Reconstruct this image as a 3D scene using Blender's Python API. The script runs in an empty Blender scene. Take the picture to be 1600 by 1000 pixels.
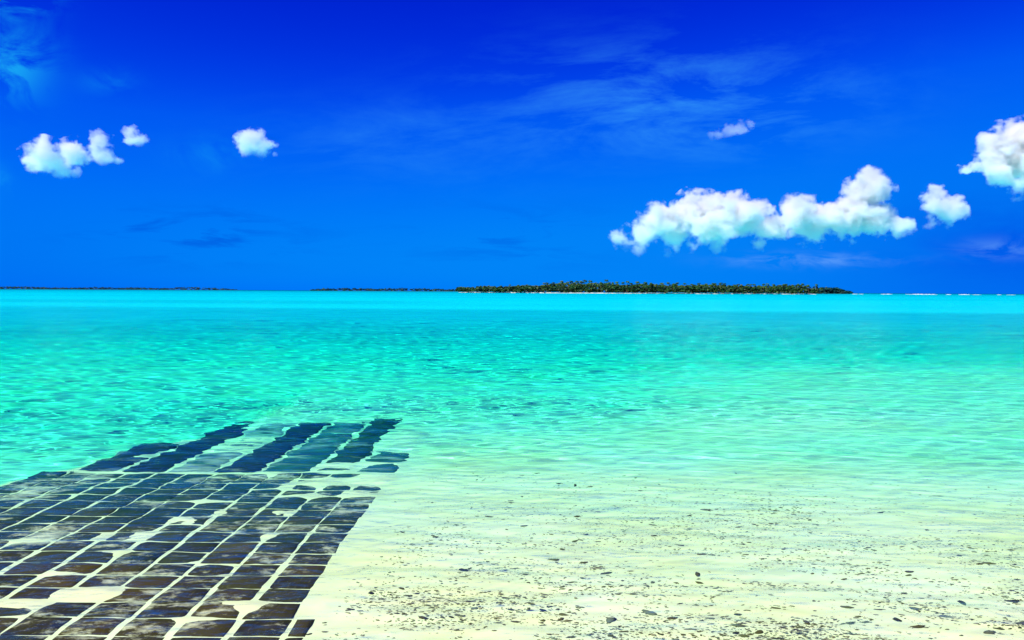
import bpy, bmesh, math, random
import numpy as np
from mathutils import Vector, Matrix

# ------------------------------------------------------------------ camera, sky, sun, exposure
sc = bpy.context.scene
COL = sc.collection
F = 1256.0                     # focal length in photo pixels (1600 wide)
HC = 2.0                       # eye height over the water
PITCH = math.radians(2.05)
ROLL = math.radians(0.29)
cam = bpy.data.objects.new('camera', bpy.data.cameras.new('camera'))
COL.objects.link(cam)
cam.data.sensor_width = 36.0
cam.data.lens = 36.0 * F / 1600.0
cam.data.clip_start = 0.05
cam.data.clip_end = 60000.0
CAM_M = Matrix.Translation((0, 0, HC)) @ Matrix.Rotation(math.pi / 2 - PITCH, 4, 'X') @ Matrix.Rotation(ROLL, 4, 'Z')
cam.matrix_world = CAM_M
sc.camera = cam

SUN_DIR = Vector((-0.60, -0.42, 0.86)).normalized()      # towards the sun: high, behind and left
sun = bpy.data.objects.new('sun', bpy.data.lights.new('sun', 'SUN'))
COL.objects.link(sun)
sun.data.energy = 5.0
sun.data.angle = math.radians(0.5)
sun.data.color = (1.0, 0.93, 0.76)
sun.rotation_euler = SUN_DIR.to_track_quat('Z', 'Y').to_euler()
sun.location = (-20, -15, 40)
sun.data.cycles.is_caustics_light = True

world = bpy.data.worlds.new('World')
sc.world = world
world.use_nodes = True
wn, wl = world.node_tree.nodes, world.node_tree.links
bg = wn['Background']
bg.inputs[1].default_value = 0.1
sky = wn.new('ShaderNodeTexSky')
sky.sky_type = 'NISHITA'
sky.sun_disc = False
sky.sun_elevation = math.asin(SUN_DIR.z)
sky.sun_rotation = math.atan2(SUN_DIR.x, SUN_DIR.y)
sky.air_density = 1.0
sky.dust_density = 0.3
sky.ozone_density = 2.0


def wmath(op, a, b=None, c=None, clamp=False):
    n = wn.new('ShaderNodeMath')
    n.operation = op
    n.use_clamp = clamp
    for i, v in enumerate((a, b, c)):
        if v is None:
            continue
        if isinstance(v, (int, float)):
            n.inputs[i].default_value = v
        else:
            wl.new(v, n.inputs[i])
    return n.outputs[0]


# the photograph's strong colour grade: the Nishita brightness mapped to its deep saturated blues
sep = wn.new('ShaderNodeSeparateColor')
wl.new(sky.outputs[0], sep.inputs[0])
ramp = wn.new('ShaderNodeValToRGB')
ramp.color_ramp.interpolation = 'B_SPLINE'
GRADE = [(0.14, (0.0, 0.006, 0.48)), (0.24, (0.0, 0.014, 0.63)), (0.30, (0.0, 0.040, 0.78)), (0.36, (0.0, 0.095, 0.90)),
         (0.50, (0.0, 0.175, 0.94)), (0.66, (0.0, 0.235, 0.93)), (1.0, (0.002, 0.255, 0.93))]
els = ramp.color_ramp.elements
while len(els) < len(GRADE):
    els.new(0.5)
for e_, (p_, c_) in zip(els, GRADE):
    e_.position = p_; e_.color = (*c_, 1)
wl.new(wmath('MULTIPLY', sep.outputs[1], 0.1), ramp.inputs[0])
gain = wn.new('ShaderNodeVectorMath'); gain.operation = 'SCALE'
wl.new(ramp.outputs[0], gain.inputs[0]); gain.inputs['Scale'].default_value = 7.9
SKYCOL = gain.outputs[0]
# thin high wisps and flat grey-blue scud, in the sky itself
tc = wn.new('ShaderNodeTexCoord')
dsep = wn.new('ShaderNodeSeparateXYZ'); wl.new(tc.outputs['Generated'], dsep.inputs[0])
ymax = wmath('MAXIMUM', dsep.outputs[1], 0.02)
U = wmath('DIVIDE', dsep.outputs[0], ymax); W_ = wmath('DIVIDE', dsep.outputs[2], ymax)


def wnoise(scale, sx, sz, shear, detail=6.0, rough=0.62, dist=0.6, off=0.0):
    cv = wn.new('ShaderNodeCombineXYZ')
    wl.new(wmath('MULTIPLY', wmath('ADD', U, wmath('MULTIPLY', W_, shear)), sx), cv.inputs[0])
    wl.new(wmath('MULTIPLY', W_, sz), cv.inputs[1])
    cv.inputs[2].default_value = off
    n = wn.new('ShaderNodeTexNoise'); wl.new(cv.outputs[0], n.inputs['Vector'])
    n.inputs['Scale'].default_value = scale; n.inputs['Detail'].default_value = detail
    n.inputs['Roughness'].default_value = rough; n.inputs['Distortion'].default_value = dist
    return n.outputs['Fac']


def wmask(px, py, sx, sy):
    a = wmath('MULTIPLY', wmath('SUBTRACT', U, (px - 800) / F), F / sx)
    b = wmath('MULTIPLY', wmath('SUBTRACT', W_, (455 - py) / F), F / sy)
    q = wmath('ADD', wmath('MULTIPLY', a, a), wmath('MULTIPLY', b, b))
    return wmath('POWER', 2.718, wmath('MULTIPLY', q, -1.0))


def wramp(x, lo, hi):
    return wmath('DIVIDE', wmath('SUBTRACT', x, lo), hi - lo, clamp=True)


def wmix(fac, base, col):
    n = wn.new('ShaderNodeMix'); n.data_type = 'RGBA'
    wl.new(fac, n.inputs[0]); wl.new(base, n.inputs[6]); n.inputs[7].default_value = (*[c * 7.9 for c in col], 1)
    return n.outputs[2]


m1 = wmath('ADD', wmask(1060, 150, 260, 75), wmath('MULTIPLY', wmask(640, 225, 260, 60), 0.35), clamp=True)
m1 = wmath('ADD', m1, wmath('MULTIPLY', wmask(1120, 205, 120, 35), 0.7), clamp=True)
cir = wmath('MULTIPLY', wramp(wnoise(2.4, 2.0, 7.0, -0.9, detail=9.0, rough=0.66, dist=0.35), 0.44, 0.74), m1)
S1 = wmix(wmath('MULTIPLY', cir, 0.62), SKYCOL, (0.06, 0.48, 1.0))
m2 = wmath('ADD', wmask(15, 110, 60, 50), wmask(20, 5, 55, 30), clamp=True)
m2 = wmath('ADD', m2, wmath('ADD', wmath('MULTIPLY', wmask(170, 135, 40, 18), .25), wmath('MULTIPLY', wmask(330, 245, 60, 25), .25)), clamp=True)
m2 = wmath('ADD', m2, wmath('MULTIPLY', wmask(-10, 285, 25, 22), .9), clamp=True)
S2 = wmix(wmath('MULTIPLY', wmath('MULTIPLY', wramp(wnoise(13.0, 1.0, 1.6, 0.0, detail=8.0, rough=0.6, off=3.1), 0.42, 0.60), m2), 0.9), S1, (0.01, 0.42, 0.92))
m3 = wmath('ADD', wmask(300, 368, 150, 36), wmath('MULTIPLY', wmask(790, 370, 150, 45), 0.5), clamp=True)
S3 = wmix(wmath('MULTIPLY', wmath('MULTIPLY', wramp(wnoise(7.0, 1.2, 7.0, 0.0, off=8.2), 0.50, 0.62), m3), 0.8), S2, (0.0, 0.10, 0.72))
mb = wmath('ADD', wmath('MULTIPLY', wmask(1640, 430, 420, 190), 0.75), wmath('MULTIPLY', wmask(-60, 430, 330, 130), 0.42), clamp=True)
S3 = wmix(mb, S3, (0.0, 0.125, 0.86))
m4 = wmask(1570, 375, 170, 60)
S4 = wmix(wmath('MULTIPLY', wmath('MULTIPLY', wramp(wnoise(6.0, 1.0, 3.0, 0.0, off=1.7), 0.25, 0.62), m4), 0.75), S3, (0.0, 0.085, 0.80))
m5 = wmath('ADD', wmask(1260, 404, 110, 10), wmath('MULTIPLY', wmask(1560, 385, 60, 14), 0.7), clamp=True)
S5 = wmix(wmath('MULTIPLY', wmath('MULTIPLY', wramp(wnoise(16.0, 1.0, 3.5, 0.0, off=5.5), 0.42, 0.62), m5), 0.55), S4, (0.16, 0.42, 1.0))
wl.new(S5, bg.inputs[0])

sc.view_settings.view_transform = 'Standard'
sc.view_settings.look = 'None'
sc.view_settings.exposure = 0.35
sc.view_settings.gamma = 1.0
sc.view_settings.use_curve_mapping = False
sc.cycles.use_denoising = True
sc.cycles.use_adaptive_sampling = True
sc.cycles.adaptive_threshold = 0.015
sc.cycles.max_bounces = 12
sc.cycles.diffuse_bounces = 2
sc.cycles.glossy_bounces = 3
sc.cycles.transmission_bounces = 6
sc.cycles.volume_bounces = 7
sc.cycles.volume_step_rate = 0.13
sc.cycles.volume_max_steps = 256
sc.cycles.transparent_max_bounces = 12
sc.cycles.sample_clamp_direct = 6.0
sc.cycles.sample_clamp_indirect = 4.0
sc.cycles.caustics_refractive = True
sc.cycles.caustics_reflective = False

# ------------------------------------------------------------------ helpers
rng = np.random.default_rng(7)
random.seed(5)


def at(px, py, D):
    """world point seen at photo pixel (px, py) and forward distance D"""
    v = Vector(((px - 800) / F, -(py - 500) / F, -1.0))
    d = CAM_M.to_3x3() @ v
    return Vector((0, 0, HC)) + d * (D / d.y)


def tag(o, label=None, cat=None, group=None, kind=None):
    if label: o['label'] = label
    if cat: o['category'] = cat
    if group: o['group'] = group
    if kind: o['kind'] = kind
    return o


def mesh_from(name, V, Fc, smooth=True):
    me = bpy.data.meshes.new(name)
    V = np.asarray(V, dtype=np.float32)
    if isinstance(Fc, np.ndarray):
        n = Fc.shape[1]
        me.vertices.add(len(V)); me.vertices.foreach_set('co', V.ravel())
        me.loops.add(Fc.size); me.loops.foreach_set('vertex_index', Fc.ravel().astype(np.int32))
        me.polygons.add(len(Fc))
        me.polygons.foreach_set('loop_start', np.arange(0, Fc.size, n, dtype=np.int32))
        me.update(calc_edges=True)
    else:
        me.from_pydata(V.tolist(), [], Fc)
    me.polygons.foreach_set('use_smooth', [smooth] * len(me.polygons))
    me.validate()
    me.update()
    return me


def link(name, me, mat=None, parent=None, loc=(0, 0, 0), receiver=False):
    o = bpy.data.objects.new(name, me)
    COL.objects.link(o)
    o.location = loc
    if mat is not None and me is not None and len(me.materials) == 0:
        me.materials.append(mat)
    if parent is not None:
        o.parent = parent
    if receiver:
        o.cycles.is_caustics_receiver = True
    return o


_tab = rng.random((256, 256))


def vnoise(x, y):
    xi = np.floor(x).astype(int); yi = np.floor(y).astype(int)
    fx = x - xi; fy = y - yi
    fx = fx * fx * (3 - 2 * fx); fy = fy * fy * (3 - 2 * fy)
    a = _tab[xi % 256, yi % 256]; b = _tab[(xi + 1) % 256, yi % 256]
    c = _tab[xi % 256, (yi + 1) % 256]; d = _tab[(xi + 1) % 256, (yi + 1) % 256]
    return (a * (1 - fx) + b * fx) * (1 - fy) + (c * (1 - fx) + d * fx) * fy - 0.5


def fbm(x, y, n=4):
    s = 0; a = 1.0
    for i in range(n):
        s = s + a * vnoise(x * 2 ** i + 17.3 * i, y * 2 ** i - 9.1 * i); a *= 0.5
    return s


def sstep(a, b, x):
    t = np.clip((x - a) / (b - a), 0, 1)
    return t * t * (3 - 2 * t)


class Nodes:
    def __init__(self, name):
        self.m = bpy.data.materials.new(name)
        self.m.use_nodes = True
        self.n = self.m.node_tree.nodes; self.l = self.m.node_tree.links
        self.n.clear()
        self.out = self.n.new('ShaderNodeOutputMaterial')

    def new(self, t, **kw):
        n = self.n.new(t)
        for k, v in kw.items():
            if hasattr(n, k):
                setattr(n, k, v)
        return n

    def set(self, sock, v):
        if hasattr(v, 'is_output'):
            self.l.new(v, sock)
        else:
            sock.default_value = v

    def noise(self, scale, detail=4.0, rough=0.55, vec=None, dist=0.0):
        n = self.new('ShaderNodeTexNoise')
        n.inputs['Scale'].default_value = scale; n.inputs['Detail'].default_value = detail
        n.inputs['Roughness'].default_value = rough; n.inputs['Distortion'].default_value = dist
        if vec is not None: self.l.new(vec, n.inputs['Vector'])
        return n.outputs['Fac']

    def pos(self, scale=(1, 1, 1), src='Position'):
        g = self.new('ShaderNodeNewGeometry') if src == 'Position' else self.new('ShaderNodeTexCoord')
        mp = self.new('ShaderNodeMapping')
        mp.inputs['Scale'].default_value = scale
        self.l.new(g.outputs[src], mp.inputs[0])
        return mp.outputs[0]

    def ramp(self, fac, stops):
        r = self.new('ShaderNodeValToRGB')
        e = r.color_ramp.elements
        while len(e) < len(stops): e.new(0.5)
        for q, (p, c) in zip(e, stops):
            q.position = p; q.color = (c[0], c[1], c[2], 1) if len(c) == 3 else c
        self.l.new(fac, r.inputs[0])
        return r.outputs[0]

    def mix(self, fac, a, b, mode='MIX'):
        n = self.new('ShaderNodeMix'); n.data_type = 'RGBA'; n.blend_type = mode
        self.set(n.inputs[0], fac)
        self.set(n.inputs[6], a if hasattr(a, 'is_output') else (*a, 1))
        self.set(n.inputs[7], b if hasattr(b, 'is_output') else (*b, 1))
        return n.outputs[2]

    def math(self, op, a, b=0.0, clamp=False):
        n = self.new('ShaderNodeMath'); n.operation = op; n.use_clamp = clamp
        self.set(n.inputs[0], a); self.set(n.inputs[1], b)
        return n.outputs[0]

    def bump(self, h, strength, dist):
        n = self.new('ShaderNodeBump')
        n.inputs['Strength'].default_value = strength; n.inputs['Distance'].default_value = dist
        self.l.new(h, n.inputs['Height'])
        return n.outputs[0]

    def principled(self, color, rough=0.8, normal=None, spec=0.3):
        p = self.new('ShaderNodeBsdfPrincipled')
        self.set(p.inputs['Base Color'], color if hasattr(color, 'is_output') else (*color, 1))
        self.set(p.inputs['Roughness'], rough)
        p.inputs['Specular IOR Level'].default_value = spec
        if normal is not None: self.l.new(normal, p.inputs['Normal'])
        self.l.new(p.outputs[0], self.out.inputs[0])
        return p


# ------------------------------------------------------------------ materials
def mat_sand():
    k = Nodes('coral_sand')
    p = k.pos()
    big = k.noise(0.55, 5, 0.6, p)
    mid = k.noise(4.0, 4, 0.6, k.pos((0.35, 1.0, 1.0)))
    fine = k.noise(260.0, 2, 0.7, p)
    c = k.ramp(big, [(0.3, (0.84, 0.76, 0.33)), (0.55, (0.90, 0.84, 0.45)), (0.75, (0.93, 0.89, 0.56))])
    c = k.mix(k.math('MULTIPLY', mid, 0.35), c, (0.78, 0.70, 0.36))
    spk = k.ramp(fine, [(0.60, (0, 0, 0)), (0.74, (1, 1, 1))])
    c = k.mix(k.math('MULTIPLY', spk, 0.35), c, (0.42, 0.36, 0.22))
    # the outer lagoon floor is clean white coral sand
    aw = k.new('ShaderNodeAttribute'); aw.attribute_name = 'white_sand'
    c = k.mix(aw.outputs['Fac'], c, (0.86, 0.88, 0.84))
    # far out: beds of sea grass and darker silt on the floor of the deep channel
    at_ = k.new('ShaderNodeAttribute'); at_.attribute_name = 'weed'
    wn1 = k.noise(0.6, 7, 0.66, k.pos((0.5, 0.8, 1)))
    wf = k.math('MULTIPLY', at_.outputs['Fac'], k.ramp(wn1, [(0.34, (0.25, 0.25, 0.25)), (0.66, (1, 1, 1))]))
    c = k.mix(wf, c, (0.09, 0.24, 0.27))
    k.principled(c, 0.9, k.bump(k.noise(55.0, 4, 0.65, p), 0.25, 0.01), 0.15)
    return k.m


def mat_water():
    k = Nodes('water_surface')
    rf = k.new('ShaderNodeBsdfRefraction'); rf.inputs['IOR'].default_value = 1.333; rf.inputs['Roughness'].default_value = 0.0
    rf.inputs['Color'].default_value = (1.33, 1.33, 1.33, 1)     # undoes the 1/n^2 radiance loss of light refracted into water
    gl = k.new('ShaderNodeBsdfGlossy'); gl.inputs['Roughness'].default_value = 0.14
    gl.inputs['Color'].default_value = (1, 1, 1, 1)
    fr = k.new('ShaderNodeFresnel'); fr.inputs[0].default_value = 1.333
    n0 = k.noise(7.0, 2, 0.6, k.pos((0.6, 1.0, 1.0)))
    n1 = k.noise(2.2, 3, 0.6, k.pos((0.55, 1.0, 1.0)))
    n2 = k.noise(0.7, 2, 0.5, k.pos((0.5, 1.0, 1.0)))
    bm = k.bump(k.math('ADD', k.math('MULTIPLY', n0, 0.3), k.math('ADD', n1, k.math('MULTIPLY', n2, 0.9))), 1.0, 0.12)
    k.l.new(bm, gl.inputs['Normal']); k.l.new(bm, fr.inputs['Normal'])
    mx = k.new('ShaderNodeMixShader')
    k.l.new(k.math('MULTIPLY', fr.outputs[0], 0.52), mx.inputs[0])
    k.l.new(rf.outputs[0], mx.inputs[1]); k.l.new(gl.outputs[0], mx.inputs[2])
    k.l.new(mx.outputs[0], k.out.inputs[0])
    return k.m


def mat_water_body():
    k = Nodes('lagoon_water_body')
    va = k.new('ShaderNodeVolumeAbsorption')
    va.inputs['Color'].default_value = (0.0, 0.966, 0.972, 1)
    va.inputs['Density'].default_value = 2.3
    k.l.new(va.outputs[0], k.out.inputs['Volume'])
    return k.m


def mat_block():
    k = Nodes('weathered_block')
    oi = k.new('ShaderNodeObjectInfo')
    p = k.pos()
    a = k.noise(7.0, 5, 0.6, p)
    base = k.ramp(oi.outputs['Random'], [(0.0, (0.018, 0.017, 0.004)), (0.35, (0.042, 0.030, 0.003)),
                                         (0.6, (0.085, 0.050, 0.003)), (0.8, (0.018, 0.028, 0.014)), (1.0, (0.12, 0.075, 0.005))])
    c = k.mix(k.math('MULTIPLY', k.ramp(a, [(.35, (0, 0, 0)), (.7, (1, 1, 1))]), 0.7), base, (0.060, 0.050, 0.010))
    # the water's blue green tint over the deeper blocks, painted into their colour
    gp = k.new('ShaderNodeNewGeometry'); sy = k.new('ShaderNodeSeparateXYZ'); k.l.new(gp.outputs['Position'], sy.inputs[0])
    water_tint = k.new('ShaderNodeMapRange'); k.l.new(k.math('ADD', sy.outputs[1], k.math('MULTIPLY', a, 1.5)), water_tint.inputs['Value'])
    water_tint.inputs['From Min'].default_value = 6.4; water_tint.inputs['From Max'].default_value = 9.2
    c = k.mix(k.math('MULTIPLY', water_tint.outputs[0], 0.8), c, (0.006, 0.070, 0.062))
    # scrape marks running along the mat, and sand dusted over the tops
    scr = k.noise(1.0, 3, 0.7, k.pos((90, 9, 20)))
    c = k.mix(k.ramp(scr, [(0.58, (0, 0, 0)), (0.74, (.4, .4, .4))]), c, (0.26, 0.22, 0.10))
    d = k.noise(5.0, 9, 0.74, k.pos((0.8, 1.5, 1)))
    rr = k.math('ADD', d, k.math('MULTIPLY', k.math('SUBTRACT', k.noise(1.0, 1, 0.5, k.pos((1.1, 1.3, 1))), 0.5), 0.55))
    dust = k.ramp(rr, [(0.55, (0, 0, 0)), (0.64, (.6, .6, .6)), (0.72, (1, 1, 1))])
    c = k.mix(dust, c, (0.72, 0.65, 0.38))
    k.principled(c, 0.8, k.bump(k.noise(60, 4, 0.7, p), 0.5, 0.008), 0.1)
    return k.m


def mat_strip(shift, lo, hi):
    k = Nodes('mattress_fabric')
    p = k.pos()
    base = k.mix(k.noise(2.5, 5, 0.6, k.pos((0.6, 2.0, 1))), lo, hi)
    d = k.noise(1.5, 6, 0.66, k.pos((0.8, 2.2, 1)))
    dust = k.ramp(k.math('ADD', d, shift), [(0.50, (0, 0, 0)), (0.70, (.8, .8, .8))])
    c = k.mix(dust, base, (0.60, 0.58, 0.40))
    k.principled(c, 0.8, k.bump(k.noise(40, 4, 0.7, p), 0.3, 0.008), 0.25)
    return k.m


def mat_plain(name, c1, c2, scale=6.0, rough=0.85, bump=0.3):
    k = Nodes(name)
    p = k.pos(src='Object')
    k.principled(k.mix(k.noise(scale, 4, 0.6, p), c1, c2), rough, k.bump(k.noise(scale * 4, 3, 0.6, p), bump, 0.01), 0.25)
    return k.m


def mat_leaf(name, cols):
    k = Nodes(name)
    at_ = k.new('ShaderNodeAttribute'); at_.attribute_name = 'tone'
    n = len(cols) - 1
    c = k.ramp(at_.outputs['Fac'], [(i / n, q) for i, q in enumerate(cols)])
    p = k.principled(c, 0.55, None, 0.3)
    return k.m


def mat_cloud(name, density, unit, lobes, depthk, flat, amp, nscale, base, fade):
    """billowing vapour: scattering density around the cloud's lobes, its edge broken up by fractal noise"""
    k = Nodes(name)
    v = k.new('ShaderNodeVolumeScatter')
    v.inputs['Color'].default_value = (0.985, 0.955, 1.0, 1)
    v.inputs['Anisotropy'].default_value = 0.15
    P = k.pos((1.0, 1.0 / depthk, 1.0 / flat))
    field = None
    for (c, R) in lobes:
        d = k.new('ShaderNodeVectorMath'); d.operation = 'DISTANCE'
        k.l.new(P, d.inputs[0]); d.inputs[1].default_value = (c.x, c.y / depthk, c.z / flat)
        f = k.new('ShaderNodeMath'); f.operation = 'MULTIPLY_ADD'
        k.l.new(d.outputs['Value'], f.inputs[0]); f.inputs[1].default_value = -1.0 / R; f.inputs[2].default_value = 1.0
        if field is None:
            field = f.outputs[0]
        else:
            field = k.math('MAXIMUM', field, f.outputs[0])
    q = nscale / (30.0 * unit)
    n = k.noise(1.0, 7, 0.58, k.pos((q, q, q * 1.15)), 0.15)
    n = k.math('MULTIPLY', k.math('SUBTRACT', n, 0.5), amp)
    sx = k.new('ShaderNodeSeparateXYZ'); g = k.new('ShaderNodeNewGeometry'); k.l.new(g.outputs['Position'], sx.inputs[0])
    lift = k.new('ShaderNodeMapRange')                                 # flat ragged base: the field is eaten away below it
    k.l.new(sx.outputs[2], lift.inputs['Value'])
    lift.inputs['From Min'].default_value = base; lift.inputs['From Max'].default_value = base + fade
    lift.inputs['To Min'].default_value = -0.95; lift.inputs['To Max'].default_value = 0.0
    tot = k.math('ADD', k.math('ADD', field, n), lift.outputs[0])
    mr = k.new('ShaderNodeMapRange'); mr.interpolation_type = 'SMOOTHSTEP'
    k.l.new(tot, mr.inputs['Value'])
    mr.inputs['From Min'].default_value = 0.0; mr.inputs['From Max'].default_value = 0.50
    mr.inputs['To Min'].default_value = 0.0; mr.inputs['To Max'].default_value = density
    thin = k.new('ShaderNodeMapRange'); thin.interpolation_type = 'SMOOTHSTEP'      # vapour thins towards the base
    k.l.new(sx.outputs[2], thin.inputs['Value'])
    thin.inputs['From Min'].default_value = base + 0.25 * fade; thin.inputs['From Max'].default_value = base + 1.15 * fade
    thin.inputs['To Min'].default_value = 0.06; thin.inputs['To Max'].default_value = 1.0
    k.l.new(k.math('MULTIPLY', mr.outputs[0], thin.outputs[0]), v.inputs['Density'])
    k.l.new(v.outputs[0], k.out.inputs['Volume'])
    return k.m


M_SAND = mat_sand(); M_WATER = mat_water(); M_BODY = mat_water_body()
M_BLOCK = mat_block()
NAVY = ((0.003, 0.014, 0.022), (0.012, 0.055, 0.060)); TEAL = ((0.005, 0.050, 0.045), (0.030, 0.180, 0.140)); GREEN = ((0.004, 0.030, 0.018), (0.016, 0.090, 0.050))
M_STRIPS = [mat_strip(sh, *tn) for sh, tn in ((0.0, TEAL), (-0.05, GREEN), (0.0, TEAL), (-0.10, NAVY), (0.12, TEAL), (-0.08, NAVY), (-0.02, NAVY))]

# ------------------------------------------------------------------ sea bed
MAT_R, PITCH_X, PITCH_Y = -1.34, 0.33, 0.255
MAT_Y0, MAT_Y1 = 4.12, 9.02
MAT_L = MAT_R - 12 * PITCH_X
STRIPS = [-1.28, -1.80, -2.27, -2.86, -3.38, -3.92, -4.44, -4.98]

_dy = np.array([-60, -20, -3, 0.3, 2.5, 5, 7, 8.85, 10.3, 13, 20, 27, 40, 80, 94, 200, 1000, 9000], float)
_dz = np.array([-3.0, -1.2, -.35, -.05, .045, .075, .140, .255, .42, .68, 1.15, 1.7, 2.8, 3.0, 1.7, 1.6, 1.7, 2.2], float)


def depth(x, y):
    s = y + 0.02 * x
    d = np.interp(s, _dy, _dz)
    d = d * (1 - 0.40 * sstep(0.02, 0.40, x / np.maximum(y, 1.0)) * sstep(10, 13, y) * (1 - sstep(20, 30, y)))
    xe = -5.3 + 0.35 * sstep(8.6, 9.4, y) + 0.85 * sstep(10.0, 12.6, y)
    side = sstep(xe + .1, xe - 0.45, x) * sstep(2.0, 6.5, y) * 0.40 * (1 - sstep(12, 22, y))
    right = sstep(2.5, 9.0, x) * sstep(6.5, 11.0, y) * 0.12 * (1 - sstep(12, 22, y))
    return d + side + right


DRIFTS = [(-1.03, 4.7, 0.13, 0.75, 0.05), (-1.12, 5.1, 0.10, 0.2, 0.05),  # x, y, radius x, radius y, height: sand lying over the blocks
    (-2.80, 5.28, 0.30, 0.12, 0.045), (-3.15, 5.08, 0.22, 0.12, 0.040), (-1.72, 5.06, 0.22, 0.10, 0.034), (-1.95, 4.86, 0.15, 0.06, 0.02),
    (-1.95, 8.55, 0.40, 0.26, 0.040), (-1.50, 8.65, 0.28, 0.34, 0.050), (-2.35, 8.35, 0.22, 0.16, 0.030), (-2.60, 8.9, 0.20, 0.10, 0.025),
    (-1.55, 8.05, 0.20, 0.16, 0.040), (-2.05, 7.95, 0.25, 0.14, 0.026), (-2.1, 7.3, 0.14, 0.09, 0.03), (-2.0, 6.55, 0.16, 0.08, 0.028),
    (-3.05, 6.55, 0.16, 0.12, 0.030), (-3.40, 6.55, 0.16, 0.12, 0.028), (-2.86, 7.05, 0.18, 0.12, 0.034), (-2.65, 7.3, 0.16, 0.10, 0.026),
    (-3.05, 6.1, 0.14, 0.10, 0.028), (-3.2, 5.65, 0.14, 0.08, 0.024), (-3.9, 6.4, 0.15, 0.1, 0.026), (-2.95, 7.7, 0.2, 0.1, 0.025),
    (-1.62, 9.55, 0.34, 0.22, 0.05), (-2.02, 9.40, 0.26, 0.30, 0.055), (-3.64, 10.9, 0.24, 1.3, 0.050), (-3.62, 9.9, 0.18, 0.5, 0.02),
    (-1.52, 11.4, 0.34, 0.75, 0.075), (-2.54, 11.6, 0.22, 0.7, 0.022), (-4.62, 9.9, 0.14, 0.35, 0.04),
]


def drift(x, y):
    z = np.zeros_like(x)
    for (cx, cy, rx, ry, h) in DRIFTS:
        q = ((x - cx) / rx) ** 2 + ((y - cy) / ry) ** 2
        z = np.maximum(z, h * np.exp(-q ** 1.5))
    return z


def in_mat(x, y):
    e = 0.04
    a = sstep(MAT_L - 0.2, MAT_L + 0.05, x) * (1 - sstep(MAT_R - e, MAT_R + 0.25, x)) * sstep(3.9, 4.2, y) * (1 - sstep(12.9, 13.5, y))
    return a


def bed_z(x, y):
    m = in_mat(x, y)
    near = 1 - sstep(14, 40, y)
    yy = y + 0.10 * x + 0.22 * fbm(x * 0.8, y * 0.8, 3)
    rip = 0.008 * np.sin(2 * np.pi * yy / 0.21) + 0.010 * fbm(x * 2.2, y * 5.5, 4)
    lump = 0.022 * fbm(x * 0.7 + 5, y * 1.3, 3)
    z = -depth(x, y) + (1 - m) * near * (rip + lump) + (1 - near) * 0.25 * fbm(x * 0.03, y * 0.05, 4)
    sand = 0.008 * fbm(x * 11, y * 11, 3) + drift(x, y)
    return z + m * sand


def polar(radii, half, n, zf):
    th = np.linspace(-half, half, n)
    R, T = np.meshgrid(radii, th, indexing='ij')
    X = R * np.sin(T); Y = R * np.cos(T)
    Z = zf(X, Y, R)
    i = np.arange(X.size).reshape(X.shape)
    f = np.stack([i[:-1, :-1], i[1:, :-1], i[1:, 1:], i[:-1, 1:]], -1).reshape(-1, 4)[:, ::-1]
    return np.stack([X, Y, Z], -1).reshape(-1, 3), f, i


r_near = np.arange(1.2, 14.0, 0.036)
r_far = 14.0 * np.exp(np.arange(0.0, math.log(9000 / 14.0), 0.016))
rad_bed = np.concatenate([np.array([0.2, .6, .9]), r_near, r_far])
V, Fq, I = polar(rad_bed, math.radians(66), 480, lambda x, y, r: bed_z(x, y))
bed_me = mesh_from('sea_bed', V, Fq)
wv = (sstep(22, 40, V[:, 1]) * (1 - sstep(84, 96, V[:, 1] + 0.12 * V[:, 0])) * 0.42).astype(np.float32)
wv += (sstep(115, 125, V[:, 1]) * (1 - sstep(150, 165, V[:, 1])) * sstep(0, -30, V[:, 0]) * 0.35).astype(np.float32)
wv += (np.clip(fbm(V[:, 0] * .004, V[:, 1] * .02, 4) + .1, 0, 1) * 0.35 * sstep(100, 130, V[:, 1])).astype(np.float32)
bed_me.attributes.new('weed', 'FLOAT', 'POINT').data.foreach_set('value', wv)
bed_me.attributes.new('white_sand', 'FLOAT', 'POINT').data.foreach_set('value', sstep(18, 70, V[:, 1]).astype(np.float32))
bed = link('sea_bed', bed_me, M_SAND, receiver=True)
tag(bed, kind='structure')

# ------------------------------------------------------------------ water: rippled refracting surface, absorbing body
r_near = np.arange(1.5, 16.0, 0.032)
r_mid = 16.0 * np.exp(np.arange(0.0, math.log(60 / 16.0), 0.0036))
r_far = 60.0 * np.exp(np.arange(0.004, math.log(8900 / 60.0), 0.011))
rad_w = np.concatenate([r_near, r_mid, r_far])
dr_w = np.gradient(rad_w)
WAVES = []
wr = np.random.default_rng(21)
for i in range(80):
    lam = float(np.exp(wr.uniform(math.log(0.16), math.log(2.2))))
    WAVES.append((lam, wr.normal(math.pi / 2 + 0.12, 0.55 if lam < 1 else 0.3), wr.uniform(0, 6.28)))


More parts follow.
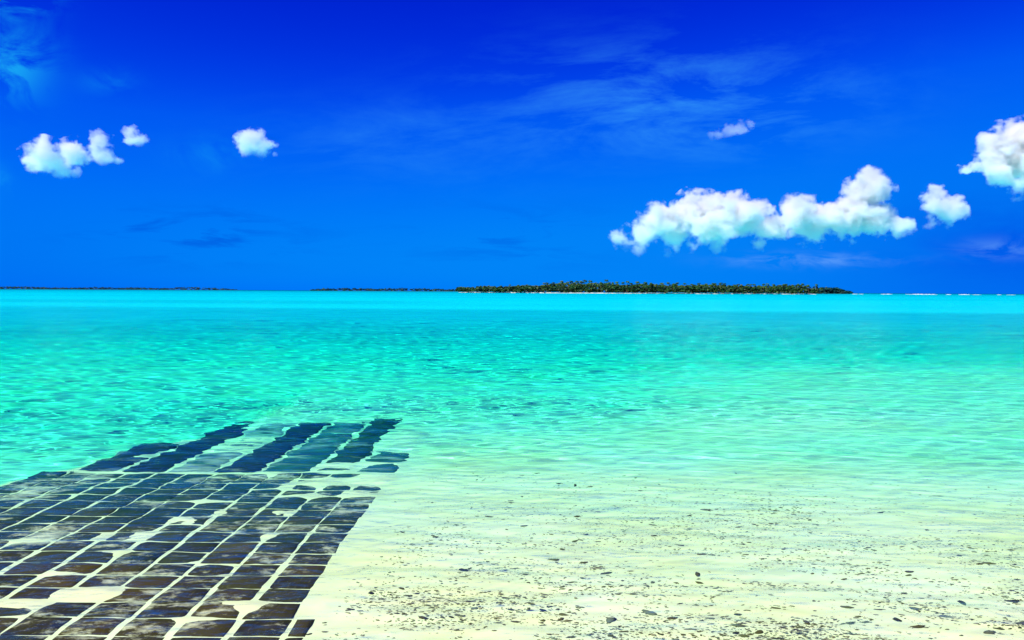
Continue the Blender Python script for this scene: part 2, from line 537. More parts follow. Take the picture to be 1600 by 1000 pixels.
def water_z(X, Y, R):
    dr = np.interp(R, rad_w, dr_w)
    dep = np.maximum(depth(X, Y), 0.0)
    dpy = np.maximum(np.interp(Y, _dy, _dz), 0.0)
    calm = 0.42 + 0.26 * sstep(0.12, 0.35, dpy) + 0.17 * sstep(0.4, 0.9, dpy) - 0.12 * sstep(1.2, 2.4, dpy)
    gust = 1.3 + 0.45 * fbm(X * 0.25, Y * 0.35, 3)
    Z = np.zeros_like(X)
    for lam, th, ph in WAVES:
        k = 2 * math.pi / lam
        a = 0.0028 * lam ** 0.85 * (1.0 if lam < 0.6 else 0.42 + 0.12 * sstep(22, 38, Y))
        Z += a * sstep(2.2, 4.0, lam / dr) * np.sin(k * (X * math.cos(th) + Y * math.sin(th)) + ph)
    return Z * calm * np.clip(gust, 0.9, 1.8) * np.clip(dep / 0.05, 0.1, 1)


V, Fq, I = polar(rad_w, math.radians(62), 520, water_z)
per = np.concatenate([I[0, :], I[1:, -1], I[-1, -2::-1], I[-2:0:-1, 0]])
nb = len(V)
low = V[per].copy(); low[:, 2] = -14.0
Vw = np.vstack([V, low])
m = len(per); j = np.arange(m); jn = (j + 1) % m
walls = np.stack([per, per[jn], nb + jn, nb + j], -1)[:, ::-1]
cen = len(Vw)
Vw = np.vstack([Vw, [[0, 3000.0, -14.0]]])
tri = np.stack([nb + j, nb + jn, np.full(m, cen), np.full(m, cen)], -1)
me = bpy.data.meshes.new('lagoon')
allq = np.vstack([Fq, walls])
nl = allq.size + 3 * m
me.vertices.add(len(Vw)); me.vertices.foreach_set('co', Vw.astype(np.float32).ravel())
me.loops.add(nl)
bt = tri[:, :3]
me.loops.foreach_set('vertex_index', np.concatenate([allq.ravel(), bt.ravel()]).astype(np.int32))
me.polygons.add(len(allq) + m)
me.polygons.foreach_set('loop_start', np.concatenate([np.arange(0, allq.size, 4), allq.size + np.arange(0, 3 * m, 3)]).astype(np.int32))
me.update(calc_edges=True)
me.polygons.foreach_set('use_smooth', [True] * len(Fq) + [False] * (len(allq) - len(Fq) + m))
me.update()
water = link('lagoon_water', me, M_WATER)
water.cycles.is_caustics_caster = True
tag(water, kind='structure')
body = bpy.data.objects.new('lagoon_water', me)          # the absorbing water body, same waves
COL.objects.link(body)
body.location = (0, 0, 0.008)
body.scale = (1.0015, 1.0015, 1.0)
body.material_slots[0].link = 'OBJECT'
body.material_slots[0].material = M_BODY
tag(body, kind='structure')

#OBJECTS
# ------------------------------------------------------------------ block mat in the shallows
def pillow_mesh(name, sx, sy, h, seed, nx=6, ny=6):
    """one domed block: pillow top on a grid, rounded flanks, flat underside"""
    r = random.Random(seed)
    gx = np.array([-1, -.93, -.5, .5, .93, 1]); gy = np.array([-1, -.91, -.4, .35, .90, 1])
    jx = [r.uniform(-0.05, 0.05) for _ in range(4)]
    V = []
    for iy, v in enumerate(gy):
        for ix, u in enumerate(gx):
            w = (1 - abs(u) ** 9) * (1 - abs(v) ** 7) * (0.74 + 0.26 * (1 - v * v))
            x = u * sx / 2 * (1 + jx[0] * v); y = v * sy / 2 * (1 + jx[1] * u)
            V.append((x, y, h * w + r.uniform(-0.0012, 0.0012)))
    Fc = []
    for iy in range(ny - 1):
        for ix in range(nx - 1):
            a = iy * nx + ix
            Fc.append((a, a + 1, a + 1 + nx, a + nx))
    ring = [ix for ix in range(nx)] + [iy * nx + nx - 1 for iy in range(1, ny)] + [(ny - 1) * nx + ix for ix in range(nx - 2, -1, -1)] + [iy * nx for iy in range(ny - 2, 0, -1)]
    b = len(V)
    for q in ring:
        V.append((V[q][0] * 0.97, V[q][1] * 0.97, -0.07))
    m_ = len(ring)
    for q in range(m_):
        Fc.append((ring[q], b + q, b + (q + 1) % m_, ring[(q + 1) % m_]))
    Fc.append(tuple(b + q for q in range(m_ - 1, -1, -1)))
    return mesh_from(name, V, Fc)


def base_z(x, y):
    return -float(depth(np.array([x]), np.array([y]))[0])


def slope_rot(x, y):
    e = 0.1
    return math.atan2(base_z(x, y + e) - base_z(x, y - e), 2 * e)


mat_root = link('concrete_block_mat', None, loc=(-3.0, 6.6, base_z(-3.0, 6.6)))
tag(mat_root, 'dark mat of pillow shaped blocks with sandy joints lying in the near shallows', 'block mat')
variants = [pillow_mesh('block', 0.298, 0.2505, 0.030 + 0.003 * (i % 3), 30 + i) for i in range(6)]
for v_ in variants:
    v_.materials.append(M_BLOCK)
rb = random.Random(11)
rows = int((MAT_Y1 - MAT_Y0) / PITCH_Y)
PALE = {}
for c in range(-1, 12):
    xs = MAT_R - PITCH_X * (c + 0.5)
    for r in range(rows):
        y = MAT_Y0 + PITCH_Y * (r + 0.5)
        x = xs + 0.012 * math.sin(y * 1.7 + c) + rb.uniform(-0.006, 0.006)
        if c == -1 and r not in (0, 1, 2):
            continue                                        # the outermost column is mostly lost under sand
        if abs(x) / y > 0.80:
            continue                                        # outside the picture
        left = max(0.0, (MAT_L + 1.1 - x))                  # the left edge sags into deeper water
        sink = 0.0
        if c == -1:
            x -= 0.085; sink = 0.003
        if rb.random() < 0.05: sink += 0.008
        z = base_z(x, y) - 0.002 - sink + rb.uniform(-0.004, 0.004) + 0.02 * left * 0
        o = link('block', variants[rb.randrange(6)], None, mat_root, receiver=True)
        o.location = Vector((x, y + rb.uniform(-0.004, 0.004), z)) - mat_root.location
        wx = 1.0 + 0.055 * float(sstep(5.5, 8.0, y)); o.scale = (wx if c >= 0 else 0.36, 1, 1)
        o.rotation_euler = (slope_rot(x, y) + rb.uniform(-.025, .025), rb.uniform(-.02, .02), rb.uniform(-.018, .018))

# ------------------------------------------------------------------ long strip mat behind it
strip_root = link('strip_mattress', None, loc=(-3.1, 10.8, base_z(-3.1, 10.8)))
tag(strip_root, 'sunken mattress of long dark blue strips running out beyond the block mat', 'mattress')


def strip_mesh(x0, x1, y0, y1, seed):
    r = random.Random(seed)
    nx, ny = 9, 44
    V, Fc = [], []
    for iy in range(ny):
        t = iy / (ny - 1)
        yy = y0 + (y1 - y0) * t
        for ix in range(nx):
            u = -1 + 2 * ix / (nx - 1)
            endw = min(1.0, t * 60, (1 - t) * 14)
            e = 0.020 * math.sin(yy * 7 + seed) + 0.012 * math.sin(yy * 17 + 2 * seed)
            x = (x0 + x1) / 2 + u * (x1 - x0) / 2 * 0.985 + e * u
            y = yy + (0.10 * math.sin(u * 3 + seed) if iy == ny - 1 else 0)
            h = 0.055 * (1 - abs(u) ** 3) * endw + 0.006 * math.sin(yy * 23 + seed) + r.uniform(-.003, .003)
            V.append((x, y, base_z((x0 + x1) / 2, y) - 0.010 + h))
    for iy in range(ny - 1):
        for ix in range(nx - 1):
            a = iy * nx + ix
            Fc.append((a, a + 1, a + 1 + nx, a + nx))
    ring = [ix for ix in range(nx)] + [iy * nx + nx - 1 for iy in range(1, ny)] + [(ny - 1) * nx + ix for ix in range(nx - 2, -1, -1)] + [iy * nx for iy in range(ny - 2, 0, -1)]
    b = len(V)
    for q in ring:
        V.append((V[q][0], V[q][1], V[q][2] - 0.25))
    m_ = len(ring)
    for q in range(m_):
        Fc.append((ring[q], b + q, b + (q + 1) % m_, ring[(q + 1) % m_]))
    V = [tuple(Vector(p) - strip_root.location) for p in V]
    return mesh_from('strip', V, Fc)


ends = [(9.04, 10.35), (9.03, 13.35), (9.03, 12.95), (9.04, 13.0), (9.03, 12.8), (9.04, 12.9), (9.05, 11.2)]
for i in range(7):
    link('strip', strip_mesh(STRIPS[i + 1], STRIPS[i], *ends[i], i + 3), M_STRIPS[i], strip_root, receiver=True)

# ------------------------------------------------------------------ coral rubble and pebbles on the sand
RUB = [mat_plain('pebble_black', (0.012, 0.013, 0.006), (0.045, 0.042, 0.014)),
       mat_plain('pebble_brown', (0.040, 0.030, 0.006), (0.13, 0.100, 0.020)),
       mat_plain('pebble_olive', (0.07, 0.075, 0.022), (0.16, 0.15, 0.05)),
       mat_plain('pebble_grey', (0.09, 0.11, 0.06), (0.22, 0.24, 0.14)),
       mat_plain('pebble_tan', (0.26, 0.21, 0.10), (0.42, 0.35, 0.19))]


def rock_geo(seed, sub=2):
    r = random.Random(seed)
    bm = bmesh.new()
    bmesh.ops.create_icosphere(bm, subdivisions=sub, radius=1.0)
    off = Vector((r.uniform(0, 50), r.uniform(0, 50), r.uniform(0, 50)))
    from mathutils import noise as mn
    st = Vector((r.uniform(0.75, 1.5), r.uniform(0.6, 1.0), r.uniform(0.32, 0.55)))
    for v in bm.verts:
        k = 1 + 0.60 * mn.noise(v.co * 1.2 + off) + 0.40 * mn.noise(v.co * 2.6 + off)
        v.co = Vector((v.co.x * st.x, v.co.y * st.y, v.co.z * st.z)) * k
    bm.verts.index_update()
    V = np.array([v.co[:] for v in bm.verts]); Fc = np.array([[v.index for v in f.verts] for f in bm.faces])
    bm.free()
    return V, Fc


rocks_hi = [rock_geo(100 + i, 2) for i in range(8)]
rocks_lo = [rock_geo(200 + i, 1) for i in range(8)]
rr = np.random.default_rng(77)


def rub_density(x, y):
    px = 800 + F * x / y; py = 455 + F * HC / y
    a = sstep(700, 800, py)
    streak = fbm(x * 1.6 + 3, (y + 0.12 * x) * 4.2, 4)
    big = fbm(x * 0.55 + 11, y * 0.8 + 4, 3)
    edge = sstep(MAT_R + 0.12, MAT_R + 0.55, x)
    d = np.clip(0.27 + 0.9 * streak + 0.75 * big, 0.03, 1)
    lowright = 0.75 + 0.45 * sstep(900, 1300, px) * sstep(850, 950, py)
    return a * edge * d * lowright


def scatter(n, smin, smax, pw):
    pts = []
    while len(pts) < n:
        py = rr.uniform(718, 1030, 4000); px = rr.uniform(430, 1690, 4000)
        y = F * HC / (py - 455); x = (px - 800) / F * y
        keep = rr.random(4000) < rub_density(x, y)
        for xx, yy in zip(x[keep], y[keep]):
            pts.append((xx, yy, smin + (smax - smin) * rr.random() ** pw))
    return pts[:n]


big_pts = scatter(288, 0.010, 0.024, 2.2)
rock_me = {}
for mi in range(len(RUB)):
    for vi in range(8):
        V, Fc = rocks_hi[vi]
        me_ = mesh_from('pebble', V, Fc); me_.materials.append(RUB[mi]); rock_me[(mi, vi)] = me_
bp = np.array(big_pts)
bz = bed_z(bp[:, 0], bp[:, 1])
for q, ((x, y, s), z) in enumerate(zip(big_pts, bz)):
    mi = int(rr.choice(5, p=[.24, .34, .24, .08, .10]))
    o = link('pebble', rock_me[(mi, int(rr.integers(8)))], loc=(x, y, z + s * 0.22), receiver=True)
    o.scale = (s * rr.uniform(.8, 1.5), s, s * rr.uniform(.8, 1.2)); o.rotation_euler = (rr.uniform(-.2, .2), rr.uniform(-.2, .2), rr.uniform(-.6, .6))
    tint = ['black', 'dark brown', 'olive', 'grey', 'tan'][mi]
    ppx = 800 + F * x / y; ppy = 455 + F * HC / y
    side = 'close to the block mat' if ppx < 760 else 'right of centre' if ppx < 1250 else 'towards the right edge'
    far = 'on the far sand' if ppy < 830 else 'on sand halfway out' if ppy < 920 else 'on the near sand'
    tag(o, 'small %s coral pebble %s, %s' % (tint, far, side), 'pebble', 'scattered pebbles on the sand')

SPECIAL = [  # px, py, size, tint index, label
    (1160, 958, 0.028, 0, 'round black pebble in the dense dark cluster at the lower right'),
    (1095, 700 + 190 * .6 + 82, 0.034, 1, 'elongated brown coral piece lying alone right of centre in the shallows'),
    (726, 888, 0.040, 0, 'flat black stone just right of the block mat'),
    (900, 840, 0.030, 2, 'olive coral lump left of centre amid thin streaks of rubble'),
    (1412, 968, 0.042, 0, 'dark square coral lump near the bottom edge right of centre'),
    (1447, 980, 0.040, 1, 'brown coral lump in the row of lumps near the bottom edge'),
    (1515, 940, 0.036, 0, 'black coral lump near the right edge above the bottom corner'),
    (1440, 950, 0.038, 3, 'grey rounded coral lump in the lower right shallows'),
    (960, 968, 0.052, 3, 'large pale grey coral head at the lower centre'),
    (1020, 955, 0.048, 3, 'second pale grey coral head right of the largest one'),
    (1560, 990, 0.045, 2, 'olive coral lump in the bottom right corner'),
    (1270, 972, 0.034, 1, 'brown coral lump below the clustered black pebbles')]
for q, (px, py, s, mi, lab) in enumerate(SPECIAL):
    y = F * HC / (py - 455 - (px - 800) * math.tan(ROLL)); x = (px - 800) / F * y
    z = float(bed_z(np.array([x]), np.array([y]))[0])
    o = link('coral_lump', rock_me[(mi, q % 8)], loc=(x, y, z + s * 0.15), receiver=True)
    s *= 0.72; o.scale = (s, s * .9, s * 1.2); o.rotation_euler = (0, 0, q * 1.3)
    tag(o, lab, 'coral')

V_all, F_all, M_all, nv = [], [], [], 0
small = scatter(12000, 0.003, 0.011, 1.8) + scatter(500, 0.006, 0.016, 1.5)
sp = np.array(small)
sz = bed_z(sp[:, 0], sp[:, 1])
for (x, y, s), z in zip(small, sz):
    V, Fc = rocks_lo[int(rr.integers(8))]
    a = rr.uniform(-.7, .7)
    sx = s * rr.uniform(.9, 2.0)
    X = V[:, 0] * sx; Y = V[:, 1] * s * .8
    V_all.append(np.stack([x + X * math.cos(a) - Y * math.sin(a), y + X * math.sin(a) + Y * math.cos(a), z + s * 0.2 + V[:, 2] * s], -1))
    F_all.append(Fc + nv); nv += len(V)
    M_all += [int(rr.choice(5, p=[.16, .32, .28, .10, .14]))] * len(Fc)
me_ = mesh_from('coral_rubble', np.vstack(V_all), np.vstack(F_all))
for m_ in RUB: me_.materials.append(m_)
me_.polygons.foreach_set('material_index', M_all); me_.update()
tag(link('coral_rubble', me_, receiver=True), 'fine dark coral rubble strewn in streaks over the pale sand', 'rubble', kind='stuff')

# ------------------------------------------------------------------ islands
M_BEACH = mat_plain('beach_sand', (0.80, 0.74, 0.58), (0.9, 0.86, 0.74), 0.2, 0.9, 0.0)
M_SCRUB = mat_plain('shore_scrub', (0.003, 0.035, 0.03), (0.01, 0.06, 0.045), 0.1, 0.9, 0.0)
M_TRUNK = mat_plain('palm_trunk', (0.10, 0.07, 0.04), (0.20, 0.16, 0.10), 1.0)
M_PALM = mat_leaf('palm_leaf', [(0.004, 0.030, 0.004), (0.010, 0.070, 0.005), (0.040, 0.130, 0.008), (0.14, 0.16, 0.012)])
M_BUSH = mat_leaf('island_bush', [(0.002, 0.024, 0.005), (0.006, 0.050, 0.008), (0.022, 0.090, 0.010)])
M_FARWOOD = mat_leaf('far_wood', [(0.001, 0.040, 0.040), (0.002, 0.060, 0.055), (0.006, 0.085, 0.065)])  # the blue haze of distance is mixed into these leaf colours


class Geo:
    def __init__(self): self.V, self.F, self.T, self.n = [], [], [], 0

    def add(self, V, Fc, tone):
        self.V.append(np.asarray(V, float)); self.F.append(np.asarray(Fc, int) + self.n); self.n += len(V)
        self.T.append(np.full(len(V), tone) if np.isscalar(tone) else np.asarray(tone))

    def build(self, name, mat, smooth=False):
        me_ = mesh_from(name, np.vstack(self.V), np.vstack(self.F), smooth)
        t = np.clip(np.concatenate(self.T), 0, 1).astype(np.float32)
        me_.attributes.new('tone', 'FLOAT', 'POINT').data.foreach_set('value', t)
        me_.materials.append(mat)
        return me_


def crown_geo(r, R=3.6, nf=13, seg=3):
    """drooping fronds as bent V-section blades"""
    V, Fc = [], []
    for i in range(nf):
        az = 2 * math.pi * i / nf + r.uniform(-.25, .25)
        up = r.uniform(-0.1, 1.0); L = R * r.uniform(.8, 1.15); w0 = 0.55
        d = np.array([math.cos(az), math.sin(az), 0]); s = np.array([-math.sin(az), math.cos(az), 0])
        p = np.zeros(3); a = up; b0 = len(V)
        for j in range(seg + 1):
            t = j / seg
            w = w0 * (1 - t) ** 0.6 * (0.5 + 1.0 * min(1, t * 3))
            V.append(p - s * w - np.array([0, 0, .25 * w])); V.append(p + np.array([0, 0, .12])); V.append(p + s * w - np.array([0, 0, .25 * w]))
            p = p + (d * math.cos(a) + np.array([0, 0, math.sin(a)])) * L / seg
            a -= 0.62 + r.uniform(0, .2)
        for j in range(seg):
            q = b0 + 3 * j
            Fc += [(q, q + 1, q + 4, q + 3), (q + 1, q + 2, q + 5, q + 4)]
    return np.array(V), np.array(Fc)


def trunk_geo(r, h):
    V, Fc = [], []
    lean = r.uniform(-1.0, 1.0); lean2 = r.uniform(-.6, .6)
    n = 5
    for j in range(n + 1):
        t = j / n
        rad = 0.24 * (1 - 0.5 * t) + (0.12 if j == 0 else 0)
        for q in range(5):
            a = 2 * math.pi * q / 5
            V.append((lean * t * t + rad * math.cos(a), lean2 * t * t + rad * math.sin(a), h * t))
    for j in range(n):
        for q in range(5):
            a = j * 5 + q; b = j * 5 + (q + 1) % 5
            Fc.append((a, b, b + 5, a + 5))
    return np.array(V), np.array(Fc), np.array([lean, lean2, h])


def bush_geo(r, rad, n=26):
    """a clump: leaf-sized faces through an irregular mound"""
    V, Fc = [], []
    for i in range(n):
        u = r.uniform(0, 2 * math.pi); w = r.uniform(0.0, 1.0) ** .6
        c = np.array([math.cos(u) * w, math.sin(u) * w, (1 - w * w) ** .5 * r.uniform(.35, 1.05)]) * rad
        s = rad * r.uniform(.22, .42)
        nrm = Vector(c + np.array([0, 0, .3 * rad])).normalized() + Vector((r.uniform(-.5, .5), r.uniform(-.5, .5), r.uniform(-.3, .6)))
        q = nrm.normalized().to_track_quat('Z', 'Y').to_matrix()
        b0 = len(V)
        for (a, b) in ((-1, -.7), (1, -.9), (.8, 1), (-.9, .8)):
            V.append(c + np.array(q @ Vector((a * s, b * s, r.uniform(-.2, .2) * s))))
        Fc.append((b0, b0 + 1, b0 + 2, b0 + 3))
    return np.array(V), np.array(Fc)


def land(name, outline, top=0.6, slope=8.0, mat=None):
    """low island: flat top inside, sand slope round it, running below the water"""
    c = np.mean(outline, 0)
    n = len(outline)
    V = []
    for k, (ins, z) in enumerate(((-12.0, -2.4), (0.0, -0.25), (3.0, 0.18), (slope, top))):
        for p in outline:
            d = (p - c) / np.linalg.norm(p - c)
            V.append((*(p - d * ins), z + 0.15 * math.sin(p[0] * .13 + k)))
    Fc = []
    for k in range(3):
        for i in range(n):
            Fc.append((k * n + i, k * n + (i + 1) % n, (k + 1) * n + (i + 1) % n, (k + 1) * n + i))
    Fc.append(tuple(3 * n + i for i in range(n)))
    o = link(name, mesh_from(name, V, Fc), mat or M_BEACH, receiver=True)
    tag(o, kind='structure')
    return o


def oval(cx, cy, rx, ry, n=64, wob=0.06, seed=0):
    r = random.Random(seed); ph = [r.uniform(0, 6.28) for _ in range(5)]
    out = []
    for i in range(n):
        a = 2 * math.pi * i / n
        k = 1 + wob * sum(math.sin((j + 2) * a + ph[j]) / (j + 1) for j in range(5))
        ca, sa = math.cos(a), math.sin(a)
        out.append((cx + rx * k * math.copysign(abs(ca) ** .7, ca), cy + ry * k * math.copysign(abs(sa) ** .7, sa)))
    return np.array(out)


D0 = 950.0
XL, XR = (712 - 800) / F * D0, (1285 - 800) / F * D0
land('island', oval((XL + XR) / 2 + 2, D0 + 62, (XR - XL) / 2, 62, 96, 0.035, 4))


def canopy_h(px):
    return float(np.interp(px, [705, 722, 760, 800, 850, 880, 915, 960, 1000, 1060, 1100, 1160, 1220, 1270, 1292],
                           [4.5, 5.2, 6.0, 7.2, 8.6, 10.2, 11.0, 10.8, 9.6, 9.4, 9.2, 8.8, 8.6, 8.8, 7.0]))


ri = random.Random(99)
forest = Geo(); under = Geo()
for i in range(2000):
    px = ri.uniform(714, 1282); yy = D0 + 10 + 100 * ri.random() ** 1.3
    if px < 850 and ri.random() < 0.35: continue
    x = (px - 800) / F * (D0 + 5)
    h = canopy_h(px) * ri.uniform(.55, 1.02) * (1 + 0.35 * float(vnoise(np.array([px * .07]), np.array([3.3]))[0]))
    V, Fc = crown_geo(ri, ri.uniform(1.7, 2.7), 10, 3)
    forest.add(V + np.array([x, yy, 1.2 + h]), Fc, ri.uniform(0.0, 0.75) if ri.random() < .82 else ri.uniform(.75, 1.0))
for i in range(2100):
    px = ri.uniform(712, 1284); yy = D0 + 1.5 + 100 * ri.random() ** 1.8 + (3.5 if 830 < px < 1000 or 1080 < px else 0)
    x = (px - 800) / F * (D0 + 5)
    rad = ri.uniform(1.5, 3.2)
    V, Fc = bush_geo(ri, rad, 20)
    under.add(V + np.array([x, yy, 1.0 + canopy_h(px) * ri.uniform(0.0, .62)]), Fc, ri.uniform(0, 1))
tag(link('palm_grove', forest.build('palm_grove', M_PALM)), 'dense grove of coconut palms covering the near island', 'palm grove', kind='stuff')
tag(link('island_undergrowth', under.build('island_undergrowth', M_BUSH)), 'dark green undergrowth between the palms of the near island', 'undergrowth', kind='stuff')

pal = []
for i in range(8):
    r = random.Random(400 + i)
    h = 9.0 + 0.3 * i
    tV, tF, top = trunk_geo(r, h)
    g = Geo(); g.add(tV, tF, .5); tm = g.build('trunk', M_TRUNK)
    cV, cF = crown_geo(r, 3.0, 13, 4)
    g = Geo(); g.add(cV + top, cF, 0.15 + 0.1 * i); cm = g.build('crown', M_PALM)
    pal.append((tm, cm, h))
tops = []
for i in range(110):
    px = 716 + (1278 - 716) * (i + ri.uniform(0.1, .9)) / 110
    if px < 840 and i % 3: continue
    yy = D0 + ri.uniform(8, 30)
    x = (px - 800) / F * (D0 + 5)
    tm, cm, h = pal[ri.randrange(8)]
    t = link('palm_tree', None, loc=(x, yy, 1.1))
    s = canopy_h(px) * ri.uniform(.88, 1.3) / h
    t.scale = (max(.8, s), max(.8, s), s); t.rotation_euler = (0, 0, ri.uniform(0, 6.28))
    link('trunk', tm, None, t); link('crown', cm, None, t)
    seg = ['at the low left tip', 'in the thin left third', 'left of the tallest stand', 'in the tallest stand', 'just right of the tallest stand', 'in the middle', 'in the right third', 'at the right end']
    q = sum(px > e for e in (760, 840, 885, 960, 1020, 1120, 1220))
    tag(t, 'slender coconut palm above the canopy %s of the near island' % seg[q], 'palm tree', 'palms standing out of the island grove')

# rounded bushy headland just past the right end of the island
DH = 1500.0
hx0, hx1 = (1270 - 800) / F * DH, (1342 - 800) / F * DH
land('headland', oval((hx0 + hx1) / 2, DH + 30, (hx1 - hx0) / 2, 26, 48, 0.04, 8), mat=M_SCRUB)
hd = Geo()
for i in range(520):
    t = ri.random(); x = hx0 + 6 + (hx1 - hx0 - 10) * t
    prof = 11.5 * max(0.12, (1 - abs(2 * t - .85) ** 2.2)) ** .7
    V, Fc = bush_geo(ri, ri.uniform(2, 3.6), 16)
    hd.add(V + np.array([x, DH + 14 + 34 * ri.random(), .6 + prof * ri.uniform(0, .8)]), Fc, ri.uniform(0, 1))
tag(link('headland_bushes', hd.build('headland_bushes', M_FARWOOD)), 'rounded blue green bushes on the headland right of the palm island', 'bushes', kind='stuff')

# two low islands on the far side of the lagoon, left
for (nm, p0, p1, D, top_px, seed, lab) in (('far_island', -40, 365, 4200.0, 4.6, 3, 'long low dark line of trees on the leftmost far island'),
                                           ('far_island', 478, 740, 3000.0, 5.0, 5, 'low blue green line of trees on the far island left of the palm island')):
    xa, xb = (p0 - 800) / F * D, (p1 - 800) / F * D
    land(nm, oval((xa + xb) / 2, D + 90, (xb - xa) / 2, 80, 80, 0.02, seed), 1.2, mat=M_SCRUB)
    g = Geo()
    m_ = int((xb - xa) / 1.35)
    for i in range(m_):
        t = ri.random(); x = xa + 8 + (xb - xa - 16) * t
        hh = top_px * D / F * (0.62 + 0.30 * float(vnoise(np.array([x * .012 + seed]), np.array([seed * 3.3]))[0]) * 2) * min(1, 12 * t, 12 * (1 - t)) * 0.85
        rad = ri.uniform(3, 6.0)
        V, Fc = bush_geo(ri, rad, 12)
        g.add(V + np.array([x, D + 22 + 90 * ri.random(), max(0, hh) * ri.uniform(.05, 1)]), Fc, ri.uniform(0, 1))
    tag(link('far_wood', g.build('far_wood', M_FARWOOD)), lab, 'trees', kind='stuff')

# surf on the reef at the right
M_FOAM = mat_plain('surf_foam', (0.75, 0.78, 0.80), (0.9, 0.9, 0.9), 0.6, 0.8, 0.1)
SURF = [(1330, 1340, .7), (1341, 1349, .6), (1375, 1393, .8), (1414, 1464, 1.0), (1477, 1486, .6), (1497, 1515, .9), (1519, 1531, .5), (1556, 1563, .7), (1571, 1586, .4)]
labs = ['tiny first white breaker beside the headland', 'small white breaker second from the headland', 'short white breaker between two gaps in the surf right of the headland',
        'longest white line of surf on the reef near the right horizon', 'small white breaker just right of the longest surf line', 'medium white breaker second right of the longest surf line',
        'thin white breaker following the medium one on the reef', 'small white breaker second from the right edge of the horizon', 'thin white breaker nearest the right edge of the horizon']
for (p0, p1, hh), lab in zip(SURF, labs):
    D = 1350.0
    x0, x1 = (p0 - 800) / F * D, (p1 - 800) / F * D
    n = max(8, int((x1 - x0) / 1.2)); V, Fc = [], []
    sd = random.Random(int(p0))
    for i in range(n + 1):
        t = i / n; x = x0 + (x1 - x0) * t
        h = 0.9 * hh * math.sin(math.pi * min(1, max(.03, t))) ** .5 * sd.uniform(.45, 1.1)
        yo = sd.uniform(-1, 1)
        for (dy, z) in ((-3.0, -0.3), (-1.4, h * .55), (-.2, h), (.9, h * .7), (2.8, -0.3)):
            V.append((x, D + yo + dy, z + sd.uniform(-.08, .08)))
    for i in range(n):
        for q in range(4):
            a = i * 5 + q
            Fc.append((a, a + 5, a + 6, a + 1))
    o = link('breaking_wave', mesh_from('breaking_wave', V, Fc), M_FOAM, receiver=True)
    tag(o, lab, 'wave', 'breakers on the reef')

# ------------------------------------------------------------------ clouds
_b = bmesh.new(); bmesh.ops.create_icosphere(_b, subdivisions=2, radius=1.0); _b.verts.index_update()
ICO_V = np.array([v.co[:] for v in _b.verts]); ICO_F = np.array([[v.index for v in f.verts] for f in _b.faces]); _b.free()


def make_cloud(label, lobes, D, density, seed, flat=1.0, depthk=1.0, amp=3.4, nscale=1.0, base=None, fade=40.0, name='cumulus_cloud'):
    """one skin round the union of the lobes, filled with scattering vapour; sizes given in photo pixels at distance D"""
    r = random.Random(seed)
    sc_ = D / F
    L = []
    for (px, py, rp) in lobes:
        R = rp * sc_ * 1.12
        L.append((at(px, py, D) + Vector((0, r.uniform(-.6, .6) * R * depthk, 0)), R))
    cx = sum((p for p, R in L), Vector()) / len(L)
    G = 1.40
    VV = np.concatenate([ICO_V * np.array([R * G, R * depthk * G, R * flat * G]) + np.array((p - cx)[:]) for p, R in L])
    FF = np.concatenate([ICO_F + len(ICO_V) * i for i in range(len(L))])
    me_ = mesh_from(name, VV, FF)
    tmp = bpy.data.objects.new('tmp', me_); COL.objects.link(tmp)
    md = tmp.modifiers.new('r', 'REMESH'); md.mode = 'VOXEL'; md.voxel_size = max(1.2, 0.16 * min(x[2] for x in lobes)) * sc_
    dg = bpy.context.evaluated_depsgraph_get()
    ev = bpy.data.meshes.new_from_object(tmp.evaluated_get(dg))
    bpy.data.objects.remove(tmp)
    ev.polygons.foreach_set('use_smooth', [True] * len(ev.polygons)); ev.update()
    ev.name = name
    ev.materials.clear()
    zb = at(lobes[0][0], base if base else max(y + rr_ for x, y, rr_ in lobes), D).z
    ev.materials.append(mat_cloud('cloud_vapour', density / sc_, sc_, L, depthk, flat, amp, nscale, zb, fade * sc_))
    o = link(name, ev, loc=cx)
    tag(o, label, 'cloud')
    return o


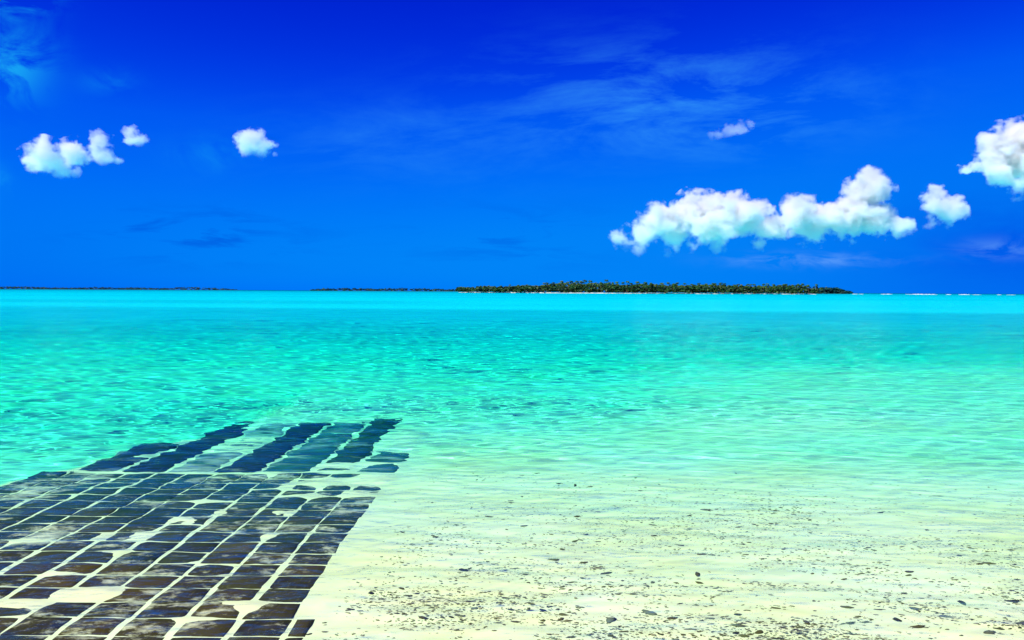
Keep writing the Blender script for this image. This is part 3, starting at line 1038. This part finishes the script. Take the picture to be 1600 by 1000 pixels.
make_cloud('long bank of bright white cumulus low in the sky above the palm island', [
    (975, 378, 20), (1005, 374, 26), (1030, 351, 28), (1052, 372, 28), (1088, 334, 31), (1108, 358, 38), (1142, 342, 30), (1172, 339, 28), (1080, 386, 20), (1000, 394, 20), (1045, 398, 18), (1120, 392, 20), (1190, 380, 18), (1265, 372, 20),
    (1205, 358, 26), (1243, 340, 28), (1280, 348, 28), (1308, 344, 26), (1335, 328, 26), (1362, 298, 28),
    (1370, 341, 30), (1402, 358, 16), (1335, 358, 22)], 6000, 0.17, 3, depthk=1.3, base=432, fade=85)
make_cloud('small towering cumulus between the long cloud bank and the right edge', [(1455, 306, 17), (1463, 328, 21), (1480, 335, 24), (1500, 328, 12), (1450, 350, 17)], 6200, 0.15, 4, base=382, fade=55, nscale=1.3)
make_cloud('big white cumulus cut off by the right edge', [(1572, 228, 30), (1592, 252, 38), (1562, 270, 24), (1582, 294, 28), (1625, 264, 50), (1605, 219, 32), (1650, 289, 46)], 5200, 0.17, 6, base=344, fade=80)
make_cloud('tiny white puff beside the big cumulus at the right edge', [(1508, 268, 11), (1522, 264, 9)], 5200, 0.16, 7, base=281, fade=12, nscale=2.0)
make_cloud('ragged white cumulus at the far left, largest of its three puffs', [(78, 254, 28), (105, 238, 21), (62, 260, 19), (94, 270, 20), (120, 274, 11)], 5600, 0.12, 8, base=300, fade=45, nscale=1.4)
make_cloud('upright thin white puff, middle of the three at the left', [(158, 220, 15), (152, 238, 14), (165, 251, 15), (182, 254, 10)], 5600, 0.07, 9, base=270, fade=20, nscale=1.6)
make_cloud('small white puff, rightmost of the three at the left', [(205, 214, 14), (217, 222, 12)], 5600, 0.08, 10, base=236, fade=14, nscale=1.8)
make_cloud('single white triangular cumulus alone in the left half of the sky', [(394, 227, 21), (377, 239, 16), (411, 238, 18), (394, 216, 13), (430, 241, 9)], 5600, 0.11, 12, base=258, fade=28, nscale=1.4)
make_cloud('slanting white wisp high over the cloud bank', [(1112, 217, 9), (1126, 213, 11), (1142, 208, 12), (1158, 201, 11), (1172, 193, 8)], 7000, 0.03, 16, amp=3.6, nscale=1.6, base=228, fade=20, name='wispy_cloud')
